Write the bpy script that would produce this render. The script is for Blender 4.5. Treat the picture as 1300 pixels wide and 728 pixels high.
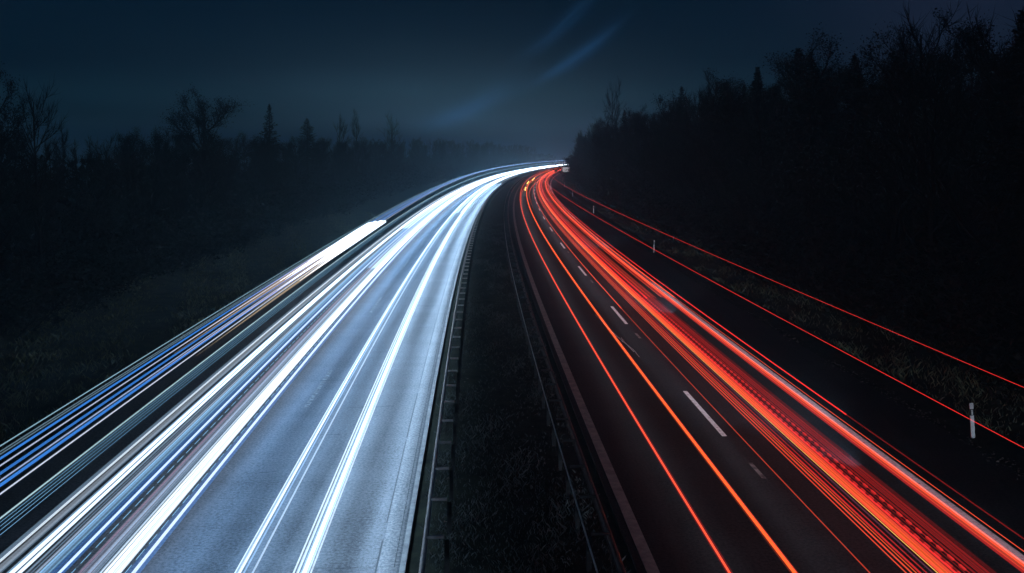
import bpy, math, random
from mathutils import Vector, Matrix

R = math.radians
for o in list(bpy.data.objects):
    bpy.data.objects.remove(o)
S = bpy.context.scene
COL = S.collection

# ------------------------------------------------------------------ camera
CAM_H = 8.9
cam = bpy.data.cameras.new('camera')
cam.sensor_width = 36.0
cam.sensor_fit = 'HORIZONTAL'
cam.lens = 36.0 * 1100 / 1300
cam.shift_y = -169.0 / 1300
cam.clip_start = 0.1
cam.clip_end = 6000
cam_o = bpy.data.objects.new('camera', cam)
cam_o.location = (0, 0, CAM_H)
cam_o.rotation_euler = (R(90), 0, 0)
COL.objects.link(cam_o)
S.camera = cam_o

# ------------------------------------------------------------------ render settings
S.render.engine = 'CYCLES'
S.cycles.use_denoising = True
S.cycles.transparent_max_bounces = 96
S.cycles.max_bounces = 4
S.cycles.diffuse_bounces = 2
S.cycles.glossy_bounces = 2
S.cycles.transmission_bounces = 1
S.cycles.volume_bounces = 0
S.cycles.sample_clamp_indirect = 4.0
S.view_settings.view_transform = 'Standard'
S.view_settings.look = 'None'
S.view_settings.exposure = 0.0
S.view_settings.gamma = 1.0
S.view_settings.use_curve_mapping = False

# ------------------------------------------------------------------ night sky
SKY_GAIN = 1.0
world = bpy.data.worlds.new('World')
S.world = world
world.use_nodes = True
wn, wl = world.node_tree.nodes, world.node_tree.links
wn.clear()
def wnode(t, **k):
    n = wn.new(t)
    for a, b in k.items():
        setattr(n, a, b)
    return n
def wmath(op, a, b=None, c=None, clamp=False):
    n = wnode('ShaderNodeMath', operation=op, use_clamp=clamp)
    for i, v in enumerate((a, b, c)):
        if v is None:
            continue
        if isinstance(v, (int, float)):
            n.inputs[i].default_value = v
        else:
            wl.new(v, n.inputs[i])
    return n.outputs[0]
wtc = wnode('ShaderNodeTexCoord')
wsep = wnode('ShaderNodeSeparateXYZ')
wl.new(wtc.outputs['Generated'], wsep.inputs[0])
X, Y, Z = wsep.outputs
az = wmath('ARCTAN2', X, Y)               # azimuth from straight ahead, right +
el = wmath('ARCSINE', Z)
ramp = wnode('ShaderNodeValToRGB')
ramp.color_ramp.interpolation = 'EASE'
els = ramp.color_ramp.elements
stops = [(0.0, (.030, .080, .128)), (0.10, (.016, .056, .094)), (0.22, (.0055, .028, .050)),
         (0.42, (.0012, .0105, .0235)), (0.62, (.0006, .0085, .0215)), (1.0, (.0012, .0035, .009))]
while len(els) < len(stops):
    els.new(0.5)
for e, (p, c) in zip(els, stops):
    e.position = p
    e.color = (*c, 1)
# thin uneven cloud lifts and dims the gradient
cn = wnode('ShaderNodeTexNoise')
cn.inputs['Scale'].default_value = 3.2
cn.inputs['Detail'].default_value = 4
cmap = wnode('ShaderNodeMapping')
cmap.inputs['Scale'].default_value = (1, 1, 3.2)
wl.new(wtc.outputs['Generated'], cmap.inputs[0])
wl.new(cmap.outputs[0], cn.inputs['Vector'])
cloud = wmath('MULTIPLY_ADD', cn.outputs[0], 0.22, -0.11)
wl.new(wmath('ADD', wmath('MULTIPLY', el, 4.0), cloud), ramp.inputs[0])

def streak(az0, el0, ang, length, width, seed):
    """one soft blue veil of lit cirrus, a band at a bearing and elevation in the night sky"""
    ca, sa = math.cos(ang), math.sin(ang)
    da = wmath('SUBTRACT', az, az0)
    de = wmath('SUBTRACT', el, el0)
    u = wmath('ADD', wmath('MULTIPLY', da, ca), wmath('MULTIPLY', de, sa))
    v = wmath('SUBTRACT', wmath('MULTIPLY', de, ca), wmath('MULTIPLY', da, sa))
    v = wmath('SUBTRACT', v, wmath('MULTIPLY', wmath('MULTIPLY', u, u), 1.3))
    gu = wmath('POWER', 2.718, wmath('MULTIPLY', wmath('POWER', wmath('ABSOLUTE', wmath('DIVIDE', u, length)), 2.0), -1.0))
    gv = wmath('POWER', 2.718, wmath('MULTIPLY', wmath('POWER', wmath('ABSOLUTE', wmath('DIVIDE', v, width)), 2.0), -1.0))
    cb = wnode('ShaderNodeCombineXYZ')
    wl.new(wmath('MULTIPLY', u, 9.0), cb.inputs[0])
    wl.new(wmath('MULTIPLY', v, 120.0), cb.inputs[1])
    cb.inputs[2].default_value = seed
    nz = wnode('ShaderNodeTexNoise')
    nz.inputs['Scale'].default_value = 1.0
    nz.inputs['Detail'].default_value = 3
    wl.new(cb.outputs[0], nz.inputs['Vector'])
    return wmath('MULTIPLY', wmath('MULTIPLY', gu, gv), wmath('MULTIPLY_ADD', nz.outputs[0], 2.2, -0.45, clamp=True))
st = wmath('MULTIPLY', streak(R(4.1), R(6.15), R(34), .048, .0068, 1.0), 1.0)
st2 = wmath('MULTIPLY', streak(R(-3.4), R(2.55), R(24), .050, .0095, 4.0), 1.7)
st3 = wmath('MULTIPLY', streak(R(3.4), R(8.4), R(42), .060, .0075, 7.0), .42)
stt = wmath('ADD', wmath('ADD', st, st2), st3)
# faint violet lift low in the right-hand sky
vio = wmath('POWER', 2.718, wmath('MULTIPLY', wmath('POWER', wmath('ABSOLUTE', wmath('DIVIDE', wmath('SUBTRACT', az, R(27)), R(8))), 2.0), -1.0))
def wscale(col, fac):
    n = wnode('ShaderNodeVectorMath', operation='SCALE')
    n.inputs[0].default_value = col
    wl.new(fac, n.inputs['Scale'])
    return n.outputs[0]
def wadd(a, b):
    n = wnode('ShaderNodeVectorMath', operation='ADD')
    wl.new(a, n.inputs[0]); wl.new(b, n.inputs[1])
    return n.outputs[0]
glw = wmath('MULTIPLY', wmath('POWER', 2.718, wmath('MULTIPLY', wmath('POWER', wmath('ABSOLUTE', wmath('DIVIDE', wmath('SUBTRACT', az, R(-3)), R(13))), 2.0), -1.0)),
            wmath('POWER', 2.718, wmath('MULTIPLY', wmath('POWER', wmath('ABSOLUTE', wmath('DIVIDE', el, R(5.2))), 2.0), -1.0)))  # mist glow over the bend, put into the sky colour
skycol = wadd(wadd(ramp.outputs[0], wscale((.009, .050, .140), stt)), wadd(wscale((.009, .008, .016), vio), wscale((.034, .062, .084), glw)))
bg1 = wnode('ShaderNodeBackground')
bg1.inputs[1].default_value = SKY_GAIN
wl.new(skycol, bg1.inputs[0])
nish = wnode('ShaderNodeTexSky', sky_type='NISHITA')
nish.sun_disc = False
nish.sun_elevation = R(-4)
nish.sun_rotation = R(160)
bg2 = wnode('ShaderNodeBackground')
bg2.inputs[1].default_value = 0.004
wl.new(nish.outputs[0], bg2.inputs[0])
wadds = wnode('ShaderNodeAddShader')
wl.new(bg1.outputs[0], wadds.inputs[0]); wl.new(bg2.outputs[0], wadds.inputs[1])
wo = wnode('ShaderNodeOutputWorld')
wl.new(wadds.outputs[0], wo.inputs[0])

# weak moonlight
moon = bpy.data.lights.new('moonlight', 'SUN')
moon.energy = 0.01
moon.angle = R(3)
moon.color = (.75, .86, 1)
moon_o = bpy.data.objects.new('moonlight', moon)
moon_o.rotation_euler = (R(52), 0, R(-20))
COL.objects.link(moon_o)

# ------------------------------------------------------------------ the road's course
A0, AC, AY = -5.0, 0.0002, 135.0
def ref(y):
    return A0 + AC * (y - AY) ** 2
def P(y, t, z):
    """point at distance y along the motorway, t metres right of the central edge line"""
    ph = math.atan(2 * AC * (y - AY))
    return (ref(y) + t * math.cos(ph), y - t * math.sin(ph), z)
def heading(y):
    return -math.atan(2 * AC * (y - AY))      # rotation about z that turns +Y along the road
def lerp(a, b, k):
    return a + (b - a) * k
def smooth(a, b, x):
    k = min(1, max(0, (x - a) / (b - a)))
    return k * k * (3 - 2 * k)

# ------------------------------------------------------------------ helpers
class MB:
    def __init__(self):
        self.v, self.f = [], []
    def box(self, c, s, rz=0.0, tilt=None):
        n = len(self.v)
        m = Matrix.Rotation(rz, 3, 'Z')
        if tilt is not None:
            m = m @ tilt
        for dx, dy, dz in ((-1,-1,-1),(1,-1,-1),(1,1,-1),(-1,1,-1),(-1,-1,1),(1,-1,1),(1,1,1),(-1,1,1)):
            p = m @ Vector((dx*s[0]/2, dy*s[1]/2, dz*s[2]/2))
            self.v.append((c[0]+p.x, c[1]+p.y, c[2]+p.z))
        for q in ((0,3,2,1),(4,5,6,7),(0,1,5,4),(1,2,6,5),(2,3,7,6),(3,0,4,7)):
            self.f.append(tuple(n+i for i in q))
    def tube(self, pts, rad, n=4, cap=True, tip=False):
        base = len(self.v)
        k = len(pts)
        for i, p in enumerate(pts):
            p = Vector(p)
            d = Vector(pts[min(i+1, k-1)]) - Vector(pts[max(i-1, 0)])
            if d.length < 1e-9:
                d = Vector((0, 0, 1))
            d.normalize()
            a = d.cross(Vector((0, 0, 1)) if abs(d.z) < .9 else Vector((1, 0, 0))).normalized()
            b = d.cross(a)
            r = rad[i] if isinstance(rad, (list, tuple)) else rad
            if tip and i == k-1:
                self.v.append(tuple(p))
                break
            for j in range(n):
                w = 2*math.pi*(j+.5)/n
                q = p + a*(r*math.cos(w)) + b*(r*math.sin(w))
                self.v.append((q.x, q.y, q.z))
        rows = k-1 if tip else k
        for i in range(rows-1):
            for j in range(n):
                self.f.append((base+i*n+j, base+i*n+(j+1) % n, base+(i+1)*n+(j+1) % n, base+(i+1)*n+j))
        if tip:
            t = len(self.v)-1
            for j in range(n):
                self.f.append((base+(rows-1)*n+j, base+(rows-1)*n+(j+1) % n, t))
        elif cap:
            self.f.append(tuple(base+j for j in range(n))[::-1])
            self.f.append(tuple(base+(k-1)*n+j for j in range(n)))
    def sweep(self, prof, ys, t0, z0, closed=True):
        """a profile [(dt, dz)...] carried along the road"""
        base = len(self.v)
        n = len(prof)
        for y in ys:
            for (dt, dz) in prof:
                self.v.append(P(y, t0+dt, z0+dz))
        m = n if closed else n-1
        for i in range(len(ys)-1):
            for j in range(m):
                self.f.append((base+i*n+j, base+i*n+(j+1) % n, base+(i+1)*n+(j+1) % n, base+(i+1)*n+j))
        if closed:
            self.f.append(tuple(base+j for j in range(n)))
            self.f.append(tuple(base+(len(ys)-1)*n+j for j in range(n))[::-1])
    def build(self, name, mat, parent=None, smooth_=False):
        me = bpy.data.meshes.new(name)
        me.from_pydata(self.v, [], self.f)
        if smooth_:
            me.polygons.foreach_set('use_smooth', [True]*len(me.polygons))
        me.materials.append(mat)
        me.update()
        o = bpy.data.objects.new(name, me)
        COL.objects.link(o)
        if parent:
            o.parent = parent
        return o

def tag(o, label=None, cat=None, group=None, kind=None):
    if label: o['label'] = label
    if cat: o['category'] = cat
    if group: o['group'] = group
    if kind: o['kind'] = kind
    return o
def empty(name, loc=(0, 0, 0), rz=0.0):
    o = bpy.data.objects.new(name, None)
    o.location = loc
    o.rotation_euler = (0, 0, rz)
    COL.objects.link(o)
    return o
def copy_tree(o, parent=None):
    c = o.copy()
    COL.objects.link(c)
    if parent: c.parent = parent
    for ch in [q for q in o.children]:
        copy_tree(ch, c)
    return c

# ------------------------------------------------------------------ materials
def mat(name):
    m = bpy.data.materials.new(name)
    m.use_nodes = True
    n, l = m.node_tree.nodes, m.node_tree.links
    return m, n, l, n['Principled BSDF']
def noise_mat(name, c1, c2, scale, rough=.8, detail=5, bump=0.0, spec=.5, metal=0.0, coord='Object', stretch=(1,1,1), lo=.35, hi=.65):
    m, n, l, b = mat(name)
    tc = n.new('ShaderNodeTexCoord')
    mp = n.new('ShaderNodeMapping')
    mp.inputs['Scale'].default_value = stretch
    nz = n.new('ShaderNodeTexNoise')
    nz.inputs['Scale'].default_value = scale
    nz.inputs['Detail'].default_value = detail
    nz.inputs['Roughness'].default_value = .65
    rp = n.new('ShaderNodeValToRGB')
    rp.color_ramp.elements[0].position = lo
    rp.color_ramp.elements[1].position = hi
    rp.color_ramp.elements[0].color = (*c1, 1)
    rp.color_ramp.elements[1].color = (*c2, 1)
    l.new(tc.outputs[coord], mp.inputs[0]); l.new(mp.outputs[0], nz.inputs['Vector'])
    l.new(nz.outputs[0], rp.inputs[0]); l.new(rp.outputs[0], b.inputs['Base Color'])
    b.inputs['Roughness'].default_value = rough
    b.inputs['Metallic'].default_value = metal
    b.inputs['Specular IOR Level'].default_value = spec
    if bump:
        bp = n.new('ShaderNodeBump')
        bp.inputs['Strength'].default_value = bump
        bp.inputs['Distance'].default_value = .03
        l.new(nz.outputs[0], bp.inputs['Height']); l.new(bp.outputs[0], b.inputs['Normal'])
    return m

def asphalt(name, c_dark, c_light, rough=.62, spec=.4):
    m, n, l, b = mat(name)
    tc = n.new('ShaderNodeTexCoord')
    def nz(scale, detail=3, stretch=(1, 1, 1), rot=0.0):
        mp = n.new('ShaderNodeMapping')
        mp.inputs['Scale'].default_value = stretch
        mp.inputs['Rotation'].default_value = (0, 0, rot)
        t = n.new('ShaderNodeTexNoise')
        t.inputs['Scale'].default_value = scale
        t.inputs['Detail'].default_value = detail
        l.new(tc.outputs['Object'], mp.inputs[0]); l.new(mp.outputs[0], t.inputs['Vector'])
        return t.outputs[0]
    def mth(op, a, c, d=None):
        q = n.new('ShaderNodeMath'); q.operation = op
        for i, v in enumerate((a, c, d)):
            if v is None: continue
            if isinstance(v, (int, float)): q.inputs[i].default_value = v
            else: l.new(v, q.inputs[i])
        return q.outputs[0]
    grit = nz(13, 2)
    grit2 = nz(34, 2)
    track = nz(1.0, 4, (1.9, .03, 1))         # wheel tracks and old paving lanes running along the road
    cross = nz(1.0, 3, (.12, 1.3, 1))         # faint joints and repairs across it
    mott = nz(.35, 5)
    v = mth('MULTIPLY_ADD', grit, 1.9, mth('MULTIPLY', grit2, 1.3))
    v = mth('MULTIPLY_ADD', track, .9, v)
    v = mth('MULTIPLY_ADD', cross, .45, v)
    v = mth('MULTIPLY_ADD', mott, .6, v)
    rp = n.new('ShaderNodeMapRange')
    rp.inputs['From Min'].default_value = 2.12
    rp.inputs['From Max'].default_value = 3.0
    l.new(v, rp.inputs['Value'])
    mx = n.new('ShaderNodeMix'); mx.data_type = 'RGBA'
    mx.inputs[6].default_value = (*c_dark, 1); mx.inputs[7].default_value = (*c_light, 1)
    l.new(rp.outputs[0], mx.inputs[0]); l.new(mx.outputs[2], b.inputs['Base Color'])
    # thin cracks
    b.inputs['Roughness'].default_value = rough
    b.inputs['Specular IOR Level'].default_value = spec
    bp = n.new('ShaderNodeBump')
    bp.inputs['Strength'].default_value = .7
    bp.inputs['Distance'].default_value = .012
    l.new(mth('ADD', grit, grit2), bp.inputs['Height']); l.new(bp.outputs[0], b.inputs['Normal'])
    return m

M = {}
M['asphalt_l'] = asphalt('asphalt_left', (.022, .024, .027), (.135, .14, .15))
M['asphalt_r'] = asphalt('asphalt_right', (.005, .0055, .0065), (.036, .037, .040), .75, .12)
M['ground'] = noise_mat('dark_earth', (.008, .010, .008), (.035, .04, .026), 1.6, .95, 8, .6, .1)
M['grass'] = noise_mat('grass', (.035, .045, .022), (.14, .15, .085), 2.5, .8, 4, 0, .15)
M['median_grass'] = noise_mat('median_grass', (.04, .05, .052), (.13, .145, .14), 3, .9, 4, 0, .1)
M['leaf_litter'] = noise_mat('leaf_litter', (.05, .045, .04), (.22, .20, .17), 6, .8, 3, 0, .2)
M['paint'] = noise_mat('road_paint', (.30, .30, .30), (.82, .82, .81), 7, .6, 6, .2, .4, lo=.3, hi=.5)
M['paint_worn'] = noise_mat('worn_paint', (.05, .05, .05), (.34, .34, .33), 5, .7, 7, .2, .3, lo=.38, hi=.7)
M['gutter'] = noise_mat('gutter_concrete', (.24, .24, .24), (.42, .42, .41), 3, .85, 6, .3, .2)
M['galv'] = noise_mat('galvanised_steel', (.06, .062, .065), (.14, .145, .15), 5, .55, 5, 0, .5, .6)  # darker copy of the rail steel: shade put into the right rail's colour
M['galv_bright'] = noise_mat('bright_galvanised', (.52, .54, .56), (.80, .82, .84), 5, .45, 4, 0, .5, .1)  # paler copy of the same steel: lamp light put into its colour
M['galv_dull'] = noise_mat('dull_steel', (.010, .010, .011), (.035, .035, .036), 6, .7, 5, 0, .3, .2)  # dull steel, with shade put into the tone for posts and right spacers
M['post_white'] = noise_mat('white_plastic', (.62, .63, .62), (.82, .83, .82), 4, .5, 4, 0, .4)
M['post_black'] = noise_mat('black_band', (.012, .012, .013), (.03, .03, .03), 6, .5, 3)
M['reflector'] = noise_mat('reflector_glass', (.6, .6, .58), (.85, .85, .82), 30, .15, 2, 0, .9)
M['sign_white'] = noise_mat('sign_white', (.74, .75, .75), (.86, .86, .85), 3, .4, 3)
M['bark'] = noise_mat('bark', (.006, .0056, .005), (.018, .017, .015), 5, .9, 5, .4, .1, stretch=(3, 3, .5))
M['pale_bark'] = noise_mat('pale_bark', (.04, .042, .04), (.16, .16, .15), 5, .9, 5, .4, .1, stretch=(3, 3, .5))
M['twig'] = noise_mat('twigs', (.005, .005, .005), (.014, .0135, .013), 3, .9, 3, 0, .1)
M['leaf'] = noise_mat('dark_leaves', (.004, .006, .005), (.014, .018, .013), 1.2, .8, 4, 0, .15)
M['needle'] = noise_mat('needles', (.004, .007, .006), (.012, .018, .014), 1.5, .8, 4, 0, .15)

_em = {}
def glow_mat(color, strength):
    """light left in the air by passing lamps: it only adds light and hides nothing"""
    key = (tuple(round(c, 3) for c in color), round(strength, 3))
    if key in _em: return _em[key]
    m = bpy.data.materials.new('lamp_glow')
    m.use_nodes = True
    n, l = m.node_tree.nodes, m.node_tree.links
    n.clear()
    e = n.new('ShaderNodeEmission')
    e.inputs[0].default_value = (*color, 1); e.inputs[1].default_value = strength
    t = n.new('ShaderNodeBsdfTransparent')
    a = n.new('ShaderNodeAddShader')
    o = n.new('ShaderNodeOutputMaterial')
    l.new(e.outputs[0], a.inputs[0]); l.new(t.outputs[0], a.inputs[1]); l.new(a.outputs[0], o.inputs[0])
    _em[key] = m
    return m

# ------------------------------------------------------------------ ground and roads
def ystops(a, b, k=.035, mn=1.0, mx=30.0):
    out = [a]
    while out[-1] < b:
        out.append(min(b, out[-1] + max(mn, min(mx, abs(out[-1])*k))))
    return out
def ground_z(y, t):
    z = -.07
    if t > 17.6:
        z += -.22*smooth(17.8, 18.9, t)*(1-smooth(18.9, 20.2, t)) + 3.6*smooth(18.6, 33, t) + 2.5*smooth(33, 70, t)
    if t < -12.2:
        z += -.25*smooth(12.2, 13.6, -t)*(1-smooth(13.6, 15.5, -t)) + 1.3*smooth(15, 26, -t)
    if 0.2 < t < 4.8:
        z += .05*math.sin((t-.2)/4.6*math.pi)
    rough = 0.0
    if t > 17.8 or t < -12.4 or 0.9 < t < 3.6:
        rough = .05
    z += rough*(math.sin(t*2.3+y*.7)+math.sin(y*1.7-t*1.1)+math.sin(y*.31+t*.5))*.5
    return z
GT = [-260, -160, -100, -70, -50, -38, -30, -26, -23, -20.5, -18.5, -17, -15.8, -14.6, -13.6, -12.8, -12.3, -11.8, -11, -6, -.6,
      .1, .7, 1.3, 2, 2.7, 3.4, 4.2, 5, 10, 16.2, 17.2, 17.7, 18.2, 18.8, 19.4, 20, 20.8, 21.8, 23, 24.5, 26.5, 29, 32, 36, 42, 52, 70, 110, 180, 280]
YS = ystops(-12, 1900)
b = MB()
for y in YS:
    for t in GT:
        b.v.append(P(y, t, ground_z(y, t)))
nt = len(GT)
for i in range(len(YS)-1):
    for j in range(nt-1):
        b.f.append((i*nt+j, i*nt+j+1, (i+1)*nt+j+1, (i+1)*nt+j))
tag(b.build('ground', M['ground'], None, True), kind='structure')

RY = ystops(-10, 1200, .03, 2, 20)
def slab(name, t0, t1, m):
    q = MB()
    q.sweep([(0, -.12), (0, 0), (t1-t0, 0), (t1-t0, -.12)], RY, t0, 0, True)
    # keep uneven edge: tiny jitter
    return tag(q.build(name, m), kind='structure')
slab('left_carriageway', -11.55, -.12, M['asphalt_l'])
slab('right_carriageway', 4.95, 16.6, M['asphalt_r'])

def stripe(mb, t0, w, y0, y1, z=.004, step=2.5):
    ys = [y0]
    while ys[-1] < y1 - 1e-6:
        ys.append(min(y1, ys[-1] + max(step, ys[-1]*.03)))
    base = len(mb.v)
    for y in ys:
        mb.v.append(P(y, t0-w/2, z)); mb.v.append(P(y, t0+w/2, z))
    for i in range(len(ys)-1):
        mb.f.append((base+2*i, base+2*i+1, base+2*i+3, base+2*i+2))
# edge lines
for nm, t, w, m in (('outer_edge_line', -8.3, .2, 'paint_worn'),
                    ('outer_edge_line', 13.5, .26, 'paint')):
    q = MB(); stripe(q, t, w, -8, 900); tag(q.build(nm, M[m]), kind='structure')
# lane dashes, 6 m long every 18 m
for t, m, y0 in ((9.36, 'paint', 26.85-36), (-4.4, 'paint_worn', 48.5-54)):
    q = MB()
    for k in range(60):
        stripe(q, t, .16, y0+18*k, y0+18*k+5.2)
    tag(q.build('lane_dashes', M[m]), kind='structure')
q = MB()
for k in range(5):      # ghosts of an older set of dashes, half ground off
    y = 24.6+18*k
    stripe(q, 9.42, .12, y-1.3, y-.1, .003)
tag(q.build('old_lane_marks', M['paint_worn']), kind='structure')
# a strip of coarser, paler surfacing between two seams along the inner edge
M['asphalt_edge'] = asphalt('asphalt_edge', (.05, .052, .055), (.22, .225, .23))
M['tar'] = noise_mat('sealing_tar', (.008, .008, .009), (.02, .02, .021), 9, .6, 4, .2, .3)
q = MB(); stripe(q, -.38, .42, -8, 900); tag(q.build('edge_strip', M['asphalt_edge']), kind='structure')
q = MB(); rng = random.Random(4)
for t0, w in ((-.62, .03), (-.24, .018)):
    y = -6
    while y < 130:
        L_ = rng.uniform(1.5, 7)
        stripe(q, t0, w*rng.uniform(.5, 1.3), y, y+L_, .008); y += L_+rng.uniform(0, 1.2)
for k in range(26):
    y = 15+k*4.1+rng.uniform(-1.5, 1.5); t0 = rng.uniform(-5.8, -.9); t1 = min(-.7, t0+rng.uniform(.6, 2.6))
    n0 = len(q.v); m = 12; w = rng.uniform(.008, .022)*(1+y/60); yy = y
    for i in range(m+1):
        yy += rng.uniform(-.035, .035)
        q.v += [P(yy-w, lerp(t0, t1, i/m), .0075), P(yy+w*rng.uniform(.2, 1.2), lerp(t0, t1, i/m), .0075)]
    for i in range(m): q.f.append((n0+2*i, n0+2*i+2, n0+2*i+3, n0+2*i+1))
tag(q.build('road_joints', M['tar']), kind='structure')
q = MB()
for k, (ta, tb, ya, yb) in enumerate(((8.05, 8.45, 47.5, 40.5), (8.15, 8.62, 45, 38.5), (8.5, 8.7, 41.5, 37.5))):
    n0 = len(q.v)
    for i in range(9):
        f = i/8; t = lerp(ta, tb, f)+.03*math.sin(f*9+k); y = lerp(ya, yb, f)
        q.v += [P(y, t-.012, .004+.001*k), P(y, t+.012, .004+.001*k)]
    for i in range(8): q.f.append((n0+2*i, n0+2*i+1, n0+2*i+3, n0+2*i+2))
tag(q.build('road_scratches', M['paint']), kind='structure')
# gutters
q = MB(); q.sweep([(0, -.1), (0, .012), (.27, .012), (.27, -.1)], RY, 5.14, 0)
tag(q.build('gutter', M['gutter']), kind='structure')
q = MB(); q.sweep([(0, -.1), (0, .015), (.12, .015), (.12, -.1)], RY, -.12, 0)
tag(q.build('gutter', M['gutter']), kind='structure')

# ------------------------------------------------------------------ grass, leaf litter (nobody could count these)
def blades(name, m, label, spec, seed, hmin, hmax, wid):
    rng = random.Random(seed)
    q = MB()
    for (t0, t1, y0, y1, n) in spec:
        k = 0
        while k < n:
            y = y0*math.exp(rng.random()*math.log(y1/y0))      # denser near the camera
            t = rng.uniform(t0, t1)
            cl = math.sin(t*1.9+y*.6)+math.sin(y*1.15-t*2.7)+math.sin(y*.27+t*.9)
            if cl < rng.uniform(-2.6, 1.2):
                continue
            k += 1
            x, yy, z = P(y, t, ground_z(y, t)-.02)
            sc = 1+y/60
            h = rng.uniform(hmin, hmax)*(.6+.25*max(0, cl))
            w = wid*sc*rng.uniform(.7, 1.3)
            a = rng.uniform(0, 6.28)
            lean = rng.uniform(.2, 1.1)*h
            b_ = rng.uniform(0, 6.28)
            n0 = len(q.v)
            dx, dy = math.cos(a)*w/2, math.sin(a)*w/2
            lx, ly = math.cos(b_)*lean, math.sin(b_)*lean
            q.v += [(x-dx, yy-dy, z), (x+dx, yy+dy, z), (x+dx*.6+lx*.4, yy+dy*.6+ly*.4, z+h*.65), (x+lx, yy+ly, z+h)]
            q.f += [(n0, n0+1, n0+2), (n0, n0+2, n0+3)]
    return tag(q.build(name, m), label, 'grass', kind='stuff')
blades('verge_grass', M['grass'], 'rough grass on the banks along both outer edges of the motorway',
       [(18.4, 30, 22, 140, 26000), (-24, -12.4, 24, 130, 22000)], 3, .12, .38, .018)
blades('median_grass', M['median_grass'], 'dark grass on the strip between the two guard rails',
       [(.25, 4.7, 12, 110, 22000)], 4, .06, .2, .014)
q = MB(); rng = random.Random(8)
for k in range(5200):
    y = 13*math.exp(rng.random()*math.log(8))
    side = rng.random()
    t = rng.gauss(-11.6, .22) if side < .55 else rng.gauss(16.75, .2) if side < .9 else rng.uniform(.3, 4.6)
    if math.sin(y*1.1)+math.sin(y*.43+1) < rng.uniform(-2, 1): continue
    x, yy, z = P(y, t, 0)
    z = .015 if -11.5 < t < 16.55 else ground_z(y, t)+rng.uniform(.02, .07)
    s = rng.uniform(.02, .055); a = rng.uniform(0, 6.28); n0 = len(q.v)
    for w, h in ((0, .0), (1.7, .02), (3.1, .008), (4.6, .026)):
        q.v.append((x+s*math.cos(a+w), yy+s*math.sin(a+w)*.7, z+h*rng.uniform(.3, 1.4)))
    q.f += [(n0, n0+1, n0+2), (n0, n0+2, n0+3)]
tag(q.build('fallen_leaves', M['leaf_litter']), 'fallen leaves and grit gathered along the pavement edges and median', 'leaf litter', kind='stuff')

# ------------------------------------------------------------------ guard rails
WB = [(-.04, -.155), (.0, -.15), (.045, -.10), (.045, -.06), (-.005, -.02), (-.005, .02), (.045, .06), (.045, .10), (.0, .15), (-.04, .155),
      (-.044, .15), (-.005, .146), (.04, .098), (.04, .062), (-.010, .022), (-.010, -.022), (.04, -.062), (.04, -.098), (-.005, -.146), (-.044, -.15)]
GY = ystops(-6, 700, .03, 2, 20)
def guard_rail(t_rail, t_post, label, rear_strap):
    root = empty('guard_rail', P(10, t_post, 0))
    inv = Matrix.Translation(root.location).inverted()
    def put(mbx, name, m, par=root):
        o = mbx.build(name, m, par)
        if par is root: o.matrix_parent_inverse = inv
        return o
    s = 1 if t_rail > t_post else -1
    q = MB(); q.sweep([(s*a, c) for a, c in WB], GY, t_rail, .60)
    put(q, 'rail', M['galv' if rear_strap else 'galv_bright'])  # right rail takes the shaded copy, left rail the lit one
    if rear_strap:
        q = MB(); q.sweep([(-.008, -.04), (.008, -.04), (.008, .04), (-.008, .04)], GY, t_post-s*.06, .76)
        put(q, 'rear_strap', M['galv_bright'])
    for i in range(98):
        y = 6.3 + 2*i
        rz = heading(y)
        q = MB()
        p = P(y, t_post, .31)
        for dx, dy, sx, sy in ((0, -.03, .1, .006), (-.05, 0, .006, .06), (.05, 0, .006, .06)):
            v = Matrix.Rotation(rz, 3, 'Z') @ Vector((dx, dy, 0))
            q.box((p[0]+v.x, p[1]+v.y, .32), (sx, sy, .84), rz)
        post = put(q, 'post', M['galv_dull'])
        q = MB()
        tm = (t_rail - s*.045 + t_post + s*.055)/2
        L = abs(t_rail - t_post) - .10
        c = P(y, tm, .775)
        q.box((c[0], c[1], c[2]+.035), (L, .05, .008), rz)
        q.box((c[0], c[1], c[2]), (L, .006, .062), rz)
        sp = q.build('spacer', M['galv_dull' if rear_strap else 'galv_bright'], post)  # same split by colour: right spacers shaded, left spacers lit
    q = MB()
    for i in range(98, 220):
        y = 6.3+2*i
        p = P(y, t_post, .31); q.box((p[0], p[1], .32), (.1, .06, .84), heading(y))
    o = put(q, 'distant_posts', M['galv_dull']); o['kind'] = 'stuff'
    return tag(root, label, 'guard rail')
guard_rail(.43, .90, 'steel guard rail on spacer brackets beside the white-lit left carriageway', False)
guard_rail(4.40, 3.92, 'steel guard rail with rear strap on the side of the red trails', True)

# ------------------------------------------------------------------ delineator posts
def delineator(y, t, label, lean):
    root = empty('delineator_post', P(y, t, ground_z(y, t)), heading(y))
    root.rotation_euler = (R(1.5), R(lean), heading(y))
    prof = [(-.06, -.045), (.06, -.045), (.045, .02), (.0, .06), (-.045, .02)]
    def seg(z0, z1, k, slope=0.0):
        q = MB()
        n = len(prof)
        for zz in (z0, z1):
            for (a, c) in prof:
                q.v.append((a*k, c*k, zz + (slope*c if zz == z1 else 0)))
        for j in range(n):
            q.f.append((j, (j+1) % n, n+(j+1) % n, n+j))
        q.f.append(tuple(range(n))[::-1]); q.f.append(tuple(range(n, 2*n)))
        return q
    seg(-.2, 1.08, 1.0, -.9).build('post_body', M['post_white'], root)
    seg(.72, .93, 1.05).build('black_band', M['post_black'], root)
    q = MB(); q.box((0, -.052, .825), (.045, .012, .16))
    q.build('reflector', M['reflector'], root)
    tag(root, label, 'delineator post', 'white delineator posts along the right verge')
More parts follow.
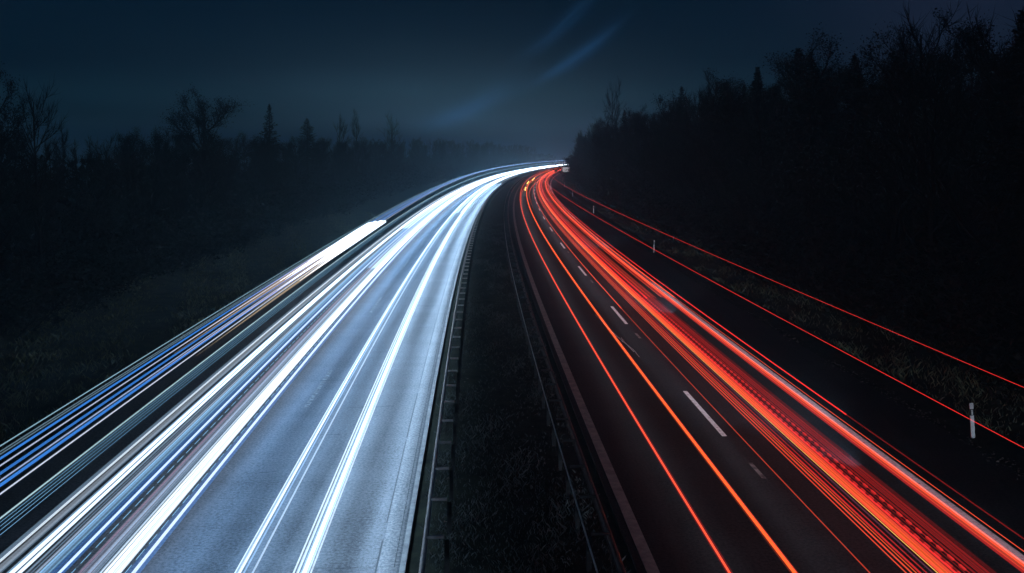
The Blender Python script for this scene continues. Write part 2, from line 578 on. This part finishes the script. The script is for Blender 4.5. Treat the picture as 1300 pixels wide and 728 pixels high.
for i, (lb, ln) in enumerate((('white delineator post standing nearest to the camera on right verge', -4),
                        ('second white delineator post, just behind the thin lower red line', 2),
                        ('third white delineator post from the camera on the right verge', -1),
                        ('fourth white delineator post from the camera, near the red bend', 1),
                        ('fifth white delineator post from the camera, below the white sign', -1),
                        ('farthest white delineator post, tiny at foot of the white sign', 1))):
    delineator(26.6+51.5*i, 17.2, lb, ln)

# ------------------------------------------------------------------ white sign by the bend
sy, stt_ = 246, 17.9
sg = empty('road_sign', P(sy, stt_, ground_z(sy, stt_)), heading(sy))
for dx in (-.6, .6):
    q = MB(); q.tube([(dx, .08, -.3), (dx, .08, 4.9)], .05, 8); q.build('sign_pole', M['galv_dull'], sg)
q = MB(); q.box((0, 0, 4.45), (2.1, .04, 1.35)); q.build('sign_panel', M['sign_white'], sg)
q = MB()
for c, s in (((0, -.03, 5.13), (2.16, .05, .05)), ((0, -.03, 3.77), (2.16, .05, .05)), ((-1.06, -.03, 4.45), (.05, .05, 1.31)), ((1.06, -.03, 4.45), (.05, .05, 1.31))):
    q.box(c, s)
q.build('sign_frame', M['galv_dull'], sg)
tag(sg, 'small white rectangular road sign on poles at the far bend', 'road sign')

# ------------------------------------------------------------------ trees
def rvec(rng, s=1.0):
    return Vector((rng.uniform(-s, s), rng.uniform(-s, s), rng.uniform(-s, s)))
def limb(rng, p, d, L, n, up=.15, wob=.18):
    pts = [p.copy()]
    d = d.normalized()
    for i in range(n):
        d = (d + rvec(rng, wob) + Vector((0, 0, up))).normalized()
        p = p + d*(L/n)
        pts.append(p.copy())
    return pts
def bare_tree(seed, H, spread, leaf=0, n_limb=20, droop=.12):
    rng = random.Random(seed)
    tr, cr, lf = MB(), MB(), MB()
    tp = limb(rng, Vector((0, 0, -.3)), Vector((rng.uniform(-.08, .08), rng.uniform(-.08, .08), 1)), H*.93, 9, .35, .07)
    r0 = H*.013
    tr.tube(tp, [r0*(1-.88*i/9)+.012 for i in range(10)], 6)
    for i in range(n_limb):
        k = rng.uniform(.16, .97)
        f = k*9; j = min(8, int(f)); p = tp[j].lerp(tp[j+1], f-j)
        a = rng.uniform(0, 6.28)
        L = spread*(1.0-.62*k)*rng.uniform(.6, 1.15)
        d = Vector((math.cos(a), math.sin(a), rng.uniform(.25, .9)+.6*k))
        lp = limb(rng, p, d, L, 5, droop, .2)
        rl = r0*.42*(1-.6*k)
        tr.tube(lp, [rl*(1-.8*q/5)+.008 for q in range(6)], 4)
        for m in range(7):
            kk = rng.uniform(.2, 1); ff = kk*5; jj = min(4, int(ff)); bp = lp[jj].lerp(lp[jj+1], ff-jj)
            bd = (lp[min(5, jj+1)]-lp[jj]).normalized() + rvec(rng, .9) + Vector((0, 0, .25))
            br = limb(rng, bp, bd, L*rng.uniform(.22, .5), 3, droop, .25)
            cr.tube(br, [.020, .015, .011, .006], 3)
            for q in range(7):
                tk = rng.uniform(.15, 1)*3; tj = min(2, int(tk)); tpnt = br[tj].lerp(br[tj+1], tk-tj)
                td = (br[tj+1]-br[tj]).normalized()+rvec(rng, .8)+Vector((0, 0, .25))
                tw = limb(rng, tpnt, td, rng.uniform(.35, .95), 2, .1, .2)
                cr.tube(tw, [.010, .007, .003], 3, tip=True)
                for z in range(leaf):
                    c = tw[1].lerp(tw[2], rng.random()) + rvec(rng, .22)
                    s = rng.uniform(.022, .052)
                    u = rvec(rng).normalized()*s; w = rvec(rng).normalized()*s
                    n0 = len(lf.v)
                    lf.v += [tuple(c-u), tuple(c+w), tuple(c+u), tuple(c-w)]
                    lf.f.append((n0, n0+1, n0+2, n0+3))
    return tr, cr, lf
def conifer(seed, H, Rb):
    rng = random.Random(seed)
    tr, cr = MB(), MB()
    tr.tube([(0, 0, -.3), (.05, .02, H*.5), (.02, 0, H)], [H*.014, H*.009, .012], 6)
    N = int(H*20)
    for i in range(N):
        k = (i+rng.random())/N
        z = H*(.07+.93*(1-(1-k)**1.25))
        kk = 1-z/H
        tier = .78+.30*abs(math.sin(z*3.1+rng.uniform(-.35, .35)))
        L = (Rb*kk**.9*tier+.07)*rng.uniform(.55, 1.15)
        a = i*2.4+rng.uniform(-.5, .5)
        d = Vector((math.cos(a), math.sin(a), .55-1.0*min(1, kk*1.4)))
        lp = limb(rng, Vector((0, 0, z)), d, L, 3, .06, .08)
        tr.tube(lp, [.02*kk+.008, .014*kk+.006, .008, .003], 3)
        for q in range(int(7+17*L)):
            f = (rng.random()**.75)*3; j = min(2, int(f)); c = lp[j].lerp(lp[j+1], f-j)
            side = Vector((-math.sin(a), math.cos(a), 0))*rng.choice((-1, 1))
            tip = c + (side*rng.uniform(.08, .30)*(1.2-.25*f) + d.normalized()*rng.uniform(.05, .26))*min(1, .35+L) + Vector((0, 0, rng.uniform(-.2, .05)))*min(1, L+.2)
            w = rvec(rng, .035)
            n0 = len(cr.v)
            cr.v += [tuple(c-w), tuple(c+w), tuple(tip+w*.6), tuple(tip-w*.6)]
            cr.f.append((n0, n0+1, n0+2, n0+3))
    for q in range(14):
        c = Vector((0, 0, H*(.95+.055*q/14))); w = rvec(rng, .03); tip = c+rvec(rng, .07)+Vector((0, 0, .14))
        n0 = len(cr.v); cr.v += [tuple(c-w), tuple(c+w), tuple(tip+w*.3), tuple(tip-w*.3)]; cr.f.append((n0, n0+1, n0+2, n0+3))
    return tr, cr
def shrub(seed, H):
    rng = random.Random(seed)
    st, fo = MB(), MB()
    for i in range(16):
        a = rng.uniform(0, 6.28); r = rng.uniform(0, .8)
        sp = limb(rng, Vector((r*math.cos(a), r*math.sin(a), -.1)), Vector((math.cos(a)*.5, math.sin(a)*.5, 1)), H*rng.uniform(.6, 1.05), 5, .05, .2)
        st.tube(sp, [.03, .024, .018, .012, .008, .004], 3)
        for m in range(16):
            f = rng.uniform(.6, 5); j = min(4, int(f)); p = sp[j].lerp(sp[j+1], f-j)
            tw = limb(rng, p, rvec(rng)+Vector((0, 0, .5)), rng.uniform(.4, 1.1), 2, .05, .2)
            st.tube(tw, [.009, .006, .003], 3, tip=True)
            for z in range(9):
                c = tw[rng.choice((1, 2))]+rvec(rng, .25); s = rng.uniform(.05, .12)
                u = rvec(rng).normalized()*s; w = rvec(rng).normalized()*s
                n0 = len(fo.v)
                fo.v += [tuple(c-u), tuple(c+w), tuple(c+u), tuple(c-w)]
                fo.f.append((n0, n0+1, n0+2, n0+3))
    return st, fo

PROTO = {}
def proto(kind, i):
    key = (kind, i)
    if key in PROTO: return PROTO[key]
    def mesh(mbx, nm, m):
        me = bpy.data.meshes.new(nm); me.from_pydata(mbx.v, [], mbx.f); me.materials.append(m); me.update(); return me
    if kind == 'bare':
        tr, cr, lf = bare_tree(100+i, 12, (4.2, 3.6, 5.0, 4.4)[i], 0, 26)
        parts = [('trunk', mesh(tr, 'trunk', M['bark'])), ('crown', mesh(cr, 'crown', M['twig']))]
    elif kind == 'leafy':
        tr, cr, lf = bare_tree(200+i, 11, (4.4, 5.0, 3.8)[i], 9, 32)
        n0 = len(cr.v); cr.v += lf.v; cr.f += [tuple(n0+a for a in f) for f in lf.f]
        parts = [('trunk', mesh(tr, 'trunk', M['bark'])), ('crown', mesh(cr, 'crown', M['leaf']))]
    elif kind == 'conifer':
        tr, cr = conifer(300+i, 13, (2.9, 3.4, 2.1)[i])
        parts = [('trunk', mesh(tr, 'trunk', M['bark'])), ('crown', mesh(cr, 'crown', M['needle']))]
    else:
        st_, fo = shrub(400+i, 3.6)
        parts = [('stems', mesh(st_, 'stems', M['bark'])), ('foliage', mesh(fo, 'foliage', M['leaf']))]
    PROTO[key] = parts
    return parts
trng = random.Random(77)
def plant(kind, i, y, t, H, label, group=None, wide=1.0, lean=0.0):
    base = {'bare': 12, 'leafy': 11, 'conifer': 13, 'shrub': 3.6}[kind]
    nm = {'bare': 'bare_tree', 'leafy': 'leafy_tree', 'conifer': 'conifer_tree', 'shrub': 'shrub'}[kind]
    cat = 'shrub' if kind == 'shrub' else 'tree'
    p = P(y, t, ground_z(y, t)-.05)
    o = empty(nm, p, trng.uniform(0, 6.28))
    s = H/base
    o.scale = (s*wide, s*wide, s)
    o.rotation_euler.x = lean
    for pn, me in proto(kind, i):
        c = bpy.data.objects.new(pn, me); COL.objects.link(c); c.parent = o
    return tag(o, label, cat, group)

# individually recognisable trees on the skyline: place by bearing (pixel column / focal) and distance
def t_at(u, y):
    # lateral offset whose bearing from the overpass is u pixels right of straight ahead (focal 1100)
    return u/1100*y - ref(y)
def single(kind, i, px, y, top_px, label, wide=1.0):
    t = t_at(px-650, y)
    z = ground_z(y, t)
    H = CAM_H + (195-top_px)*y/1100 - z
    plant(kind, i, y, t, H, label, None, wide)
single('leafy', 0, 8, 47, 108, 'bushy tree at the left edge of the photo, top against the sky', .9)
single('bare', 0, 62, 49, 104, 'tall bare tree with upright twigs, beside the leftmost bushy tree', .8)
single('leafy', 0, 252, 74, 126, 'broad round-topped tree rising above the left wood', 1.2)
single('conifer', 0, 343, 95, 133, 'lone slim spruce spire rising above the left wood', 1.0)
single('conifer', 1, 390, 118, 151, 'broader conifer just right of the lone spruce spire', 1.5)
single('bare', 1, 432, 140, 141, 'faint bare tree in the mist, left of a twin fainter one', .7)
single('bare', 3, 452, 150, 144, 'faint bare tree in the mist, right of its twin', .6)
single('bare', 2, 494, 190, 146, 'faintest bare tree in the mist, nearest the blue streak', .8)
single('bare', 2, 781, 166, 106, 'tall pale bare tree at the right wood edge near the bend', .62)
single('conifer', 0, 866, 106, 110, 'layered fir on the skyline of the right wood nearest the bend', 1.05)
single('conifer', 1, 924, 88, 103, 'fir tip on the right skyline between two taller firs', .9)
single('conifer', 1, 964, 74, 88, 'tall broad fir on the right skyline above the thin red lines', 1.1)
single('conifer', 0, 1018, 62, 60, 'largest dark fir on the right skyline, with a rounded top', 1.2)
single('bare', 1, 1145, 48, 30, 'dark slim upright tree on the right skyline', .5)
single('bare', 0, 1200, 43, 2, 'bare branchy tree reaching the top right corner of the photo', 1.1)

GL = {'bare': ('leafless tree of the dark wood left of the white trails', 'leafless trees of the left wood'),
      'leafy': ('bushy tree of the dark wood left of the white trails', 'bushy trees of the left wood'),
      'conifer': ('conifer deep in the dark wood left of the white trails', 'conifers of the left wood'),
      'shrub': ('low shrub at the edge of the left wood', 'shrubs at the edge of the left wood')}
GR = {'bare': ('leafless tree of the black wood on the right bank', 'leafless trees of the right wood'),
      'leafy': ('bushy tree of the black wood on the right bank', 'bushy trees of the right wood'),
      'conifer': ('conifer in the black wood on the right bank', 'conifers of the right wood'),
      'shrub': ('low shrub at the foot of the right wood', 'shrubs at the foot of the right wood')}
def wood(side, G, t_rows, hfun, kinds, y0, y1):
    for row, tr_ in enumerate(t_rows):
        y = y0 + row*2
        while y < y1:
            k = trng.choice(kinds)
            i = trng.randrange({'bare': 4, 'leafy': 3, 'conifer': 3}[k])
            h = hfun(y, row)*trng.uniform(.86, 1.03)
            lab, grp = G[k]
            plant(k, i, y, side*(tr_+trng.uniform(-1.3, 1.3)), h, lab, grp, trng.uniform(.9, 1.25))
            y += max(3.6, y*.050)*trng.uniform(.8, 1.3)
def shrubs(side, G, t0, y0, y1):
    y = y0
    while y < y1:
        lab, grp = G['shrub']
        plant('shrub', trng.randrange(3), y, side*(t0+trng.uniform(-.8, 1.6)), trng.uniform(2.4, 4.4)*(1+y/400), lab, grp, trng.uniform(.9, 1.5))
        y += max(2.2, y*.035)*trng.uniform(.8, 1.3)
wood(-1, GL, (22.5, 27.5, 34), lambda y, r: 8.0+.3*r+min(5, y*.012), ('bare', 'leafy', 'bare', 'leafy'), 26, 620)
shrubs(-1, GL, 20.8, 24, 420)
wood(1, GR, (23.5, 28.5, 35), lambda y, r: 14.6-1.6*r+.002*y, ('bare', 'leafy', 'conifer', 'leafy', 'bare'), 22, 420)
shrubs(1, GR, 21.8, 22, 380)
# thicket mass behind the front rows
def thicket(name, label, side, t0, t1, y0, y1, n, hmax, seed):
    rng = random.Random(seed); q = MB()
    for k in range(n):
        y = y0*math.exp(rng.random()*math.log(y1/y0)); t = side*rng.uniform(t0, t1)
        p = Vector(P(y, t, ground_z(y, t)+rng.uniform(0, hmax*(.55+.3*math.sin(y*.13)+.15*math.sin(y*.41)))))
        s = rng.uniform(.15, .4)*(1+y/150)
        u = rvec(rng).normalized()*s; w = rvec(rng).normalized()*s*.6
        n0 = len(q.v)
        q.v += [tuple(p-u), tuple(p+w), tuple(p+u*.9), tuple(p-w)]; q.f.append((n0, n0+1, n0+2, n0+3))
    tag(q.build(name, M['leaf']), label, 'undergrowth', kind='stuff')
thicket('undergrowth', 'dense dark undergrowth filling the wood on the left', -1, 24, 46, 22, 700, 42000, 8.2, 5)
thicket('undergrowth', 'dense dark undergrowth filling the wood on the right', 1, 24, 46, 20, 43430, 40000, 11.0, 6)

# ------------------------------------------------------------------ headlights and tail lights of the passing traffic
def fine_ys(a, b):
    ys = [a]
    while ys[-1] < b:
        ys.append(min(b, ys[-1]+max(1.2, min(16, abs(ys[-1])*.045))))
    return ys
def trail(mbx, tz, r0, y0, y1, grow, taper=(0, 0)):
    """tz(y) -> (t, z)"""
    ys = fine_ys(y0, y1)
    pts, rad = [], []
    for y in ys:
        t, z = tz(y)
        pts.append(P(y, t, z))
        r = r0*(1+max(0, y)/grow)
        if taper[0]: r *= max(.05, min(1, (y-y0)/taper[0]))
        if taper[1]: r *= max(.05, min(1, (y1-y)/taper[1]))
        rad.append(r)
    mbx.tube(pts, rad, 5, True)
WHITE = (.76, .88, 1.0); BLUE = (.06, .31, 1.0); PALE = (.45, .70, 1.0); CYAN = (.26, .62, 1.0); WARM = (1.0, .72, .45)
RED = (1.0, .09, .035); DEEP = (1.0, .035, .03); ORANGE = (1.0, .125, .02); PINK = (1.0, .20, .24); YELLOW = (1.0, .62, .12)
def vehicle_trail(label, cat, group, streaks, y0=-6, y1=1000, shift=None, name='light_trail'):
    """streaks: (t, z, radius, colour, strength[, options])"""
    root = empty(name, P(max(y0, 0), streaks[0][0], 0))
    inv = Matrix.Translation(root.location).inverted()
    for s in streaks:
        t, z, r, col, e = s[:5]
        op = s[5] if len(s) > 5 else {}
        a, b_ = op.get('y0', y0), op.get('y1', y1)
        grow = op.get('grow', 110 if group == RG else 70)
        if shift: f = lambda y, t=t, z=z: (t+shift(y), z)
        else: f = lambda y, t=t, z=z: (t, z)
        q = MB()
        if 'dash' in op:
            on, per = op['dash']
            y, per_, pts, rad = a, per, [], []
            while y < b_:
                g = 1+max(0, y)/120
                rr = r*(1+max(0, y)/grow)
                for yy, kk in ((y, .06), (y+.04*g, 1), (y+on*g, 1), (y+on*g+.04*g, .06)):
                    pts.append(P(yy, *f(yy))); rad.append(rr*kk)
                y += per*g
            q.tube(pts, rad, 4)
        else:
            trail(q, f, r, a, b_, grow, op.get('taper', (0, 0)))
        o = q.build(op.get('name', 'light_streak'), glow_mat(col, e*(.72 if group == RG else .46)), root)
        o.matrix_parent_inverse = inv
        if 'label' in op: o['label'] = op['label']
    return tag(root, label, cat, group)

lrng = random.Random(21)
RG = 'red tail light trails on the right carriageway'
def lt(u, z, v=728.0):
    """lateral offset of a lamp of height z that leaves the frame at column u, row v"""
    y = (CAM_H-z)*1100/(v-195)
    return (u-650)/1100*y - ref(y)
def ltl(v, z, u=0.0):
    return lt(u, z, v)
def bundle(c, z, w, n, cols, rmin, rmax, e0, e1):
    out = []
    n = int(n*1.7); rmin *= .55; rmax *= .62; e0 *= .55; e1 *= 1.25
    for k in range(n):
        d = (k+.5)/n*2-1
        out.append((c+d*w+lrng.uniform(-.12, .12)*w, z+lrng.uniform(-.05, .05), lrng.uniform(rmin, rmax), lrng.choice(cols), lrng.uniform(e0, e1)))
    return out
WG = 'white head light trails on the left carriageway'
# inner lane car
vehicle_trail('white trail pair nearest the central guard rail', 'light trail', WG,
    bundle(lt(384, .66), .66, .17, 7, (WHITE, WHITE, PALE), .012, .03, .30, .9) + [(lt(386, .66), .66, .035, WHITE, .9)]
    + bundle(lt(303, .66), .66, .10, 4, (WHITE, PALE), .012, .028, .4, 1.0) + [(lt(322, .66), .7, .016, WHITE, .55)])
vehicle_trail('bright blue white trail bordering the open lit lane', 'light trail', WG,
    [(lt(169, .65), .65, .028, WHITE, 1.1), (lt(173, .65), .65, .05, BLUE, .30), (lt(164, .6), .6, .04, BLUE, .22),
     (lt(159, .5), .5, .006, CYAN, .9, {'dash': (.42, .62), 'y1': 120, 'name': 'dashed_streak', 'label': 'thin dashed cyan streak of a flickering lamp'})])
vehicle_trail('broad bright white trail bundle left of the blue white one', 'light trail', WG,
    bundle(lt(141, .65), .66, .16, 7, (WHITE, WHITE, PALE), .02, .038, .5, 1.2) + [(lt(142, .65), .65, .05, WHITE, .8)]
    + [(lt(150, .6), .6, .012, (.35, .16, .5), .5)])
vehicle_trail('grey lilac veil of thin trails with a reddish edge', 'light trail', WG,
    bundle(lt(114, .65), .66, .18, 8, ((.52, .60, .90), (.6, .68, .95), PALE), .014, .032, .12, .42) + [(lt(101, .62), .62, .016, (.8, .2, .28), .16)])
vehicle_trail('sharp white trail with a dashed cyan line beside it', 'light trail', WG,
    [(lt(75, .65), .65, .022, WHITE, 1.1), (lt(77, .65), .65, .045, BLUE, .35), (lt(72, .6), .6, .05, BLUE, .18),
     (lt(91, .45), .45, .006, CYAN, .9, {'dash': (.42, .62), 'y1': 130, 'name': 'dashed_streak', 'label': 'thin dashed cyan streak of a flickering lamp'})])
vehicle_trail('pale blue band of trails left of the sharp white trail', 'light trail', WG,
    bundle(lt(58, .65), .66, .09, 5, (CYAN, BLUE, (.3, .6, 1)), .02, .035, .15, .42))
vehicle_trail('thick milky white trail crossing the lower left corner', 'light trail', WG,
    bundle(lt(19, .8), .8, .14, 6, (WHITE, WHITE, PALE), .02, .04, .4, 1.0) + bundle(lt(42, .75), .75, .15, 6, ((.56, .68, .9), PALE), .014, .03, .10, .34))
vehicle_trail('outermost ground level white trail beside the dark shoulder', 'light trail', WG,
    [(ltl(713, .95), .95, .02, WHITE, 1.0), (ltl(710, .95), .98, .035, PALE, .25), (ltl(719, .95), .9, .045, (.6, .7, .85), .30), (ltl(723, .95), .9, .03, PALE, .18)])
# lorries: side and roof lamps
vehicle_trail('cyan line with four fine lines below it over the left shoulder', 'light trail', WG,
    [(ltl(659, 2.4), 2.4, .012, (.6, .9, 1), .8)] + [(ltl(v, 2.4), 2.4, .0042, CYAN, .75, {'grow': 110}) for v in (664, 669, 674, 680)])
roof = []
for v, r, c, e in ((567, .010, (.45, .8, 1), .55), (574, .010, (.4, .65, .85), .30), (577.5, .010, (.4, .65, .85), .30), (583, .018, BLUE, .75), (592, .011, (.6, .72, 1), .8),
                   (602, .02, BLUE, .6), (611, .011, (.5, .66, 1), .8), (617, .022, BLUE, .75), (628, .011, (.7, .8, 1), .95)):
    roof.append((ltl(v, 3.8), 3.8, r, c, e, {'grow': 120}))
vehicle_trail('fan of fine blue roof lamp lines high over the left shoulder', 'light trail', WG, roof)
flash = []
for k, v in enumerate((584, 591, 598, 606, 615, 625, 636)):
    y0 = 26+lrng.uniform(-3, 9)
    t = ltl(v, 3.75)
    flash.append((t, 3.75, .058, WHITE, 2.6, {'y0': y0+9, 'y1': 64+lrng.uniform(-1.2, 1.2)+k*.45, 'grow': 90, 'taper': (16, 0)}))
    flash.append((t, 3.75, .032, WARM, .45, {'y0': y0-4, 'y1': 48, 'grow': 90, 'taper': (14, 0)}))
vehicle_trail('short dazzling white block of full beam lamps, cut off abruptly', 'light trail', WG, flash)
# outer lane, more traffic far off: fills the white ribbon
vehicle_trail('white trails in the middle of the left carriageway, starting far off', 'light trail', WG,
    bundle(-5.9, .7, .5, 8, (WHITE, PALE), .016, .03, .5, 1.1), 62, 1000)
vehicle_trail('white trails hugging the outer lane of the distant bend', 'light trail', WG,
    bundle(-7.2, .7, .5, 7, (WHITE, PALE), .016, .03, .5, 1.1), 95, 1000)
vehicle_trail('white trails joining the inner lane from the distant bend', 'light trail', WG,
    bundle(-2.6, .68, .75, 6, (WHITE, PALE), .016, .03, .5, 1.1), 120, 1000)

RG = 'red tail light trails on the right carriageway'
change = lambda y: 3.6*smooth(165, 340, y)
vehicle_trail('pair of thin red orange trails nearest the median', 'light trail', RG,
    [(lt(926, .8), .8, .020, RED, .9), (lt(926, .8), .8, .05, DEEP, .10), (lt(1008, .8), .8, .024, ORANGE, .9), (lt(1011, .85), .85, .012, RED, .8), (lt(1008, .8), .8, .06, RED, .10)])
vehicle_trail('red trail pair that crosses lanes at the far bend', 'light trail', RG,
    [(6.6, .82, .016, RED, 1.0, {'taper': (70, 0)}), (8.1, .82, .016, RED, 1.0, {'taper': (70, 0)})], 120, 700, change)
vehicle_trail('yellow blinks of a turn signal at the far bend', 'light trail', RG,
    [(t, .9, .05, YELLOW, 4.0, {'y0': a, 'y1': b_, 'name': 'blink', 'grow': 300}) for t, a, b_ in ((7.3, 188, 204), (7.25, 228, 248), (8.0, 259, 281))], 188, 281)
vehicle_trail('single dim thin red trail along the lane dashes', 'light trail', RG,
    [(lt(1104, .8), .8, .010, RED, .34), (lt(1104, .8), .8, .016, RED, .5, {'y0': 45})])
vehicle_trail('fine red trails with a yellow thread, left edge of the thick bundle', 'light trail', RG,
    [(lt(u, .85), .85, r, c, e) for u, r, c, e in ((1150, .010, RED, .55), (1157, .013, RED, .6), (1163, .008, ORANGE, .6), (1168, .016, DEEP, .42), (1176, .010, DEEP, .3), (1184, .012, (.5, .12, .25), .14))])
vehicle_trail('thick glowing orange red trail inside the bundle', 'light trail', RG,
    [(lt(1190, .9), .9, .006, YELLOW, .8), (lt(1195, .9), .9, .028, RED, .62), (lt(1200, .9), .9, .03, ORANGE, .45), (lt(1206, .9), .9, .03, RED, .5), (lt(1213, .9), .9, .02, DEEP, .45),
     (lt(1200, .9), .9, .11, DEEP, .07)])
vehicle_trail('rippled red trail of a flickering lamp cluster', 'light trail', RG,
    [(lt(1217+9*k, .86), .86+.05*k, .026, DEEP, .30, {'dash': (.20, .36), 'y0': 8+.16*k, 'y1': 48, 'name': 'flicker_streak'}) for k in range(2)]
    + [(lt(1213+3.6*k, .86), .86+.03*k, lrng.uniform(.006, .018), DEEP, lrng.uniform(.12, .34)) for k in range(8)])
vehicle_trail('dim dark red veil right of the rippled trail', 'light trail', RG,
    [(lt(u, .9), .9, r, DEEP, e) for u, r, e in ((1246, .012, .14), (1252, .02, .07), (1262, .03, .05))])
def ltr(v, z): return lt(1300, z, v)
vehicle_trail('wide red trail along the outer white edge line', 'light trail', RG,
    [(ltr(v, .9), .9, r, c, e) for v, r, c, e in ((727, .03, DEEP, .25), (722, .04, RED, .34), (718, .03, RED, .5), (716, .018, RED, .6), (711, .04, PINK, .07), (701, .007, RED, .7))])
vehicle_trail('thin crimson trail over the empty hard shoulder edge', 'light trail', RG, [(ltr(685, .9), .9, .012, DEEP, .12), (ltr(685, .9), .9, .016, DEEP, .65, {'y0': 26})])
vehicle_trail('lower of the two thin high red lines crossing the right verge', 'light trail', RG, [(ltr(569.5, 4.0), 4.0, .005, DEEP, .62, {'grow': 45})])
vehicle_trail('upper of the two thin high red lines crossing the right verge', 'light trail', RG, [(ltr(492.5, 4.0), 4.0, .005, DEEP, .55, {'grow': 45})])
vehicle_trail('dense red trails of the outer lane on the distant bend', 'light trail', RG,
    bundle(11.4, .85, 1.3, 9, (RED, RED, ORANGE, DEEP), .013, .024, .3, .6), 48, 1000)

# added lamps standing in for those head lamps, on road, verge and sign
def beams(t, z, ys, energy, col, toward, pitch, wide=5.0, size=17, turn=0.0):
    for y in ys:
        L = bpy.data.lights.new('head_lamp', 'SPOT')
        L.energy = energy*(1+.0*y); L.color = col
        L.spot_size = R(size); L.spot_blend = 1.0; L.shadow_soft_size = .08
        o = bpy.data.objects.new('head_lamp', L)
        o.location = P(y, t, z)
        rz = heading(y) + (math.pi if toward < 0 else 0) - turn
        o.rotation_euler = (R(90-pitch), 0, rz)
        o.scale = (wide, 1, 1)
        COL.objects.link(o)
def lamp_wash(t, z, y0, y1, watts, col):
    """the sum of many passing head lamps on the road just below one line of trails, in lengths that follow the bend"""
    y = y0
    while y < y1:
        L_ = max(11.0, y*.2)
        ym = y+L_/2
        L = bpy.data.lights.new('head_lamp_wash', 'AREA')
        L.shape = 'RECTANGLE'; L.size = .3; L.size_y = L_*1.02
        L.energy = watts*L_*(1+ym/90); L.color = col; L.spread = R(165)
        o = bpy.data.objects.new('head_lamp_wash', L)
        o.location = P(ym, t, z); o.rotation_euler = (0, 0, heading(ym))
        COL.objects.link(o)
        y += L_
for t, w, c in ((-.75, 12, (.46, .70, 1.0)), (-2.1, 13, (.40, .66, 1.0)), (-3.5, 10, (.34, .61, 1.0)), (-4.9, 7, (.28, .56, 1.0))):
    lamp_wash(t, .72, 4, 230, w, c)
for t, w, ye in ((6.9, .9, 340), (9.2, 1.0, 340), (10.9, .5, 340), (13.2, .75, 50)):
    lamp_wash(t, .75, 4, ye, w/(1 if t < 13 else 1.2), (.72, .84, 1.0))
beams(-11.9, 1.0, [34+11*k for k in range(9)], 1300, (.55, .78, 1.0), -1, 2.5, 5.0, 10, R(38))  # added spots at the road edge, turned outward to brighten the verge grass
beams(11.5, .7, [-14, 4, 22, 44, 75, 110, 150, 190], 6000, (.62, .80, 1.0), 1, 2.6, 5.0, 12)
beams(13.0, .8, [195], 60000, (.8, .9, 1.0), 1, -4.0, 4.0, 5)  # single added spot, tilted up to brighten the sign panel

# ------------------------------------------------------------------ night mist
def haze(density):
    q = MB()
    q.box((0, 0, 0), (1, 1, 1))
    m = bpy.data.materials.new('haze')
    m.use_nodes = True
    n, l = m.node_tree.nodes, m.node_tree.links
    n.clear()
    pv = n.new('ShaderNodeVolumePrincipled')
    pv.inputs['Color'].default_value = (.34, .68, .90, 1)
    pv.inputs['Density'].default_value = density
    pv.inputs['Anisotropy'].default_value = .0
    o_ = n.new('ShaderNodeOutputMaterial')
    l.new(pv.outputs[0], o_.inputs['Volume'])
    o = q.build('haze', m)
    x0, x1, y0, y1, z0, z1 = -420, 1250, -60, 2100, -2.0, 30
    o.location = ((x0+x1)/2, (y0+y1)/2, (z0+z1)/2)
    o.scale = (x1-x0, y1-y0, z1-z0)
    tag(o, kind='stuff')
haze(.0024)
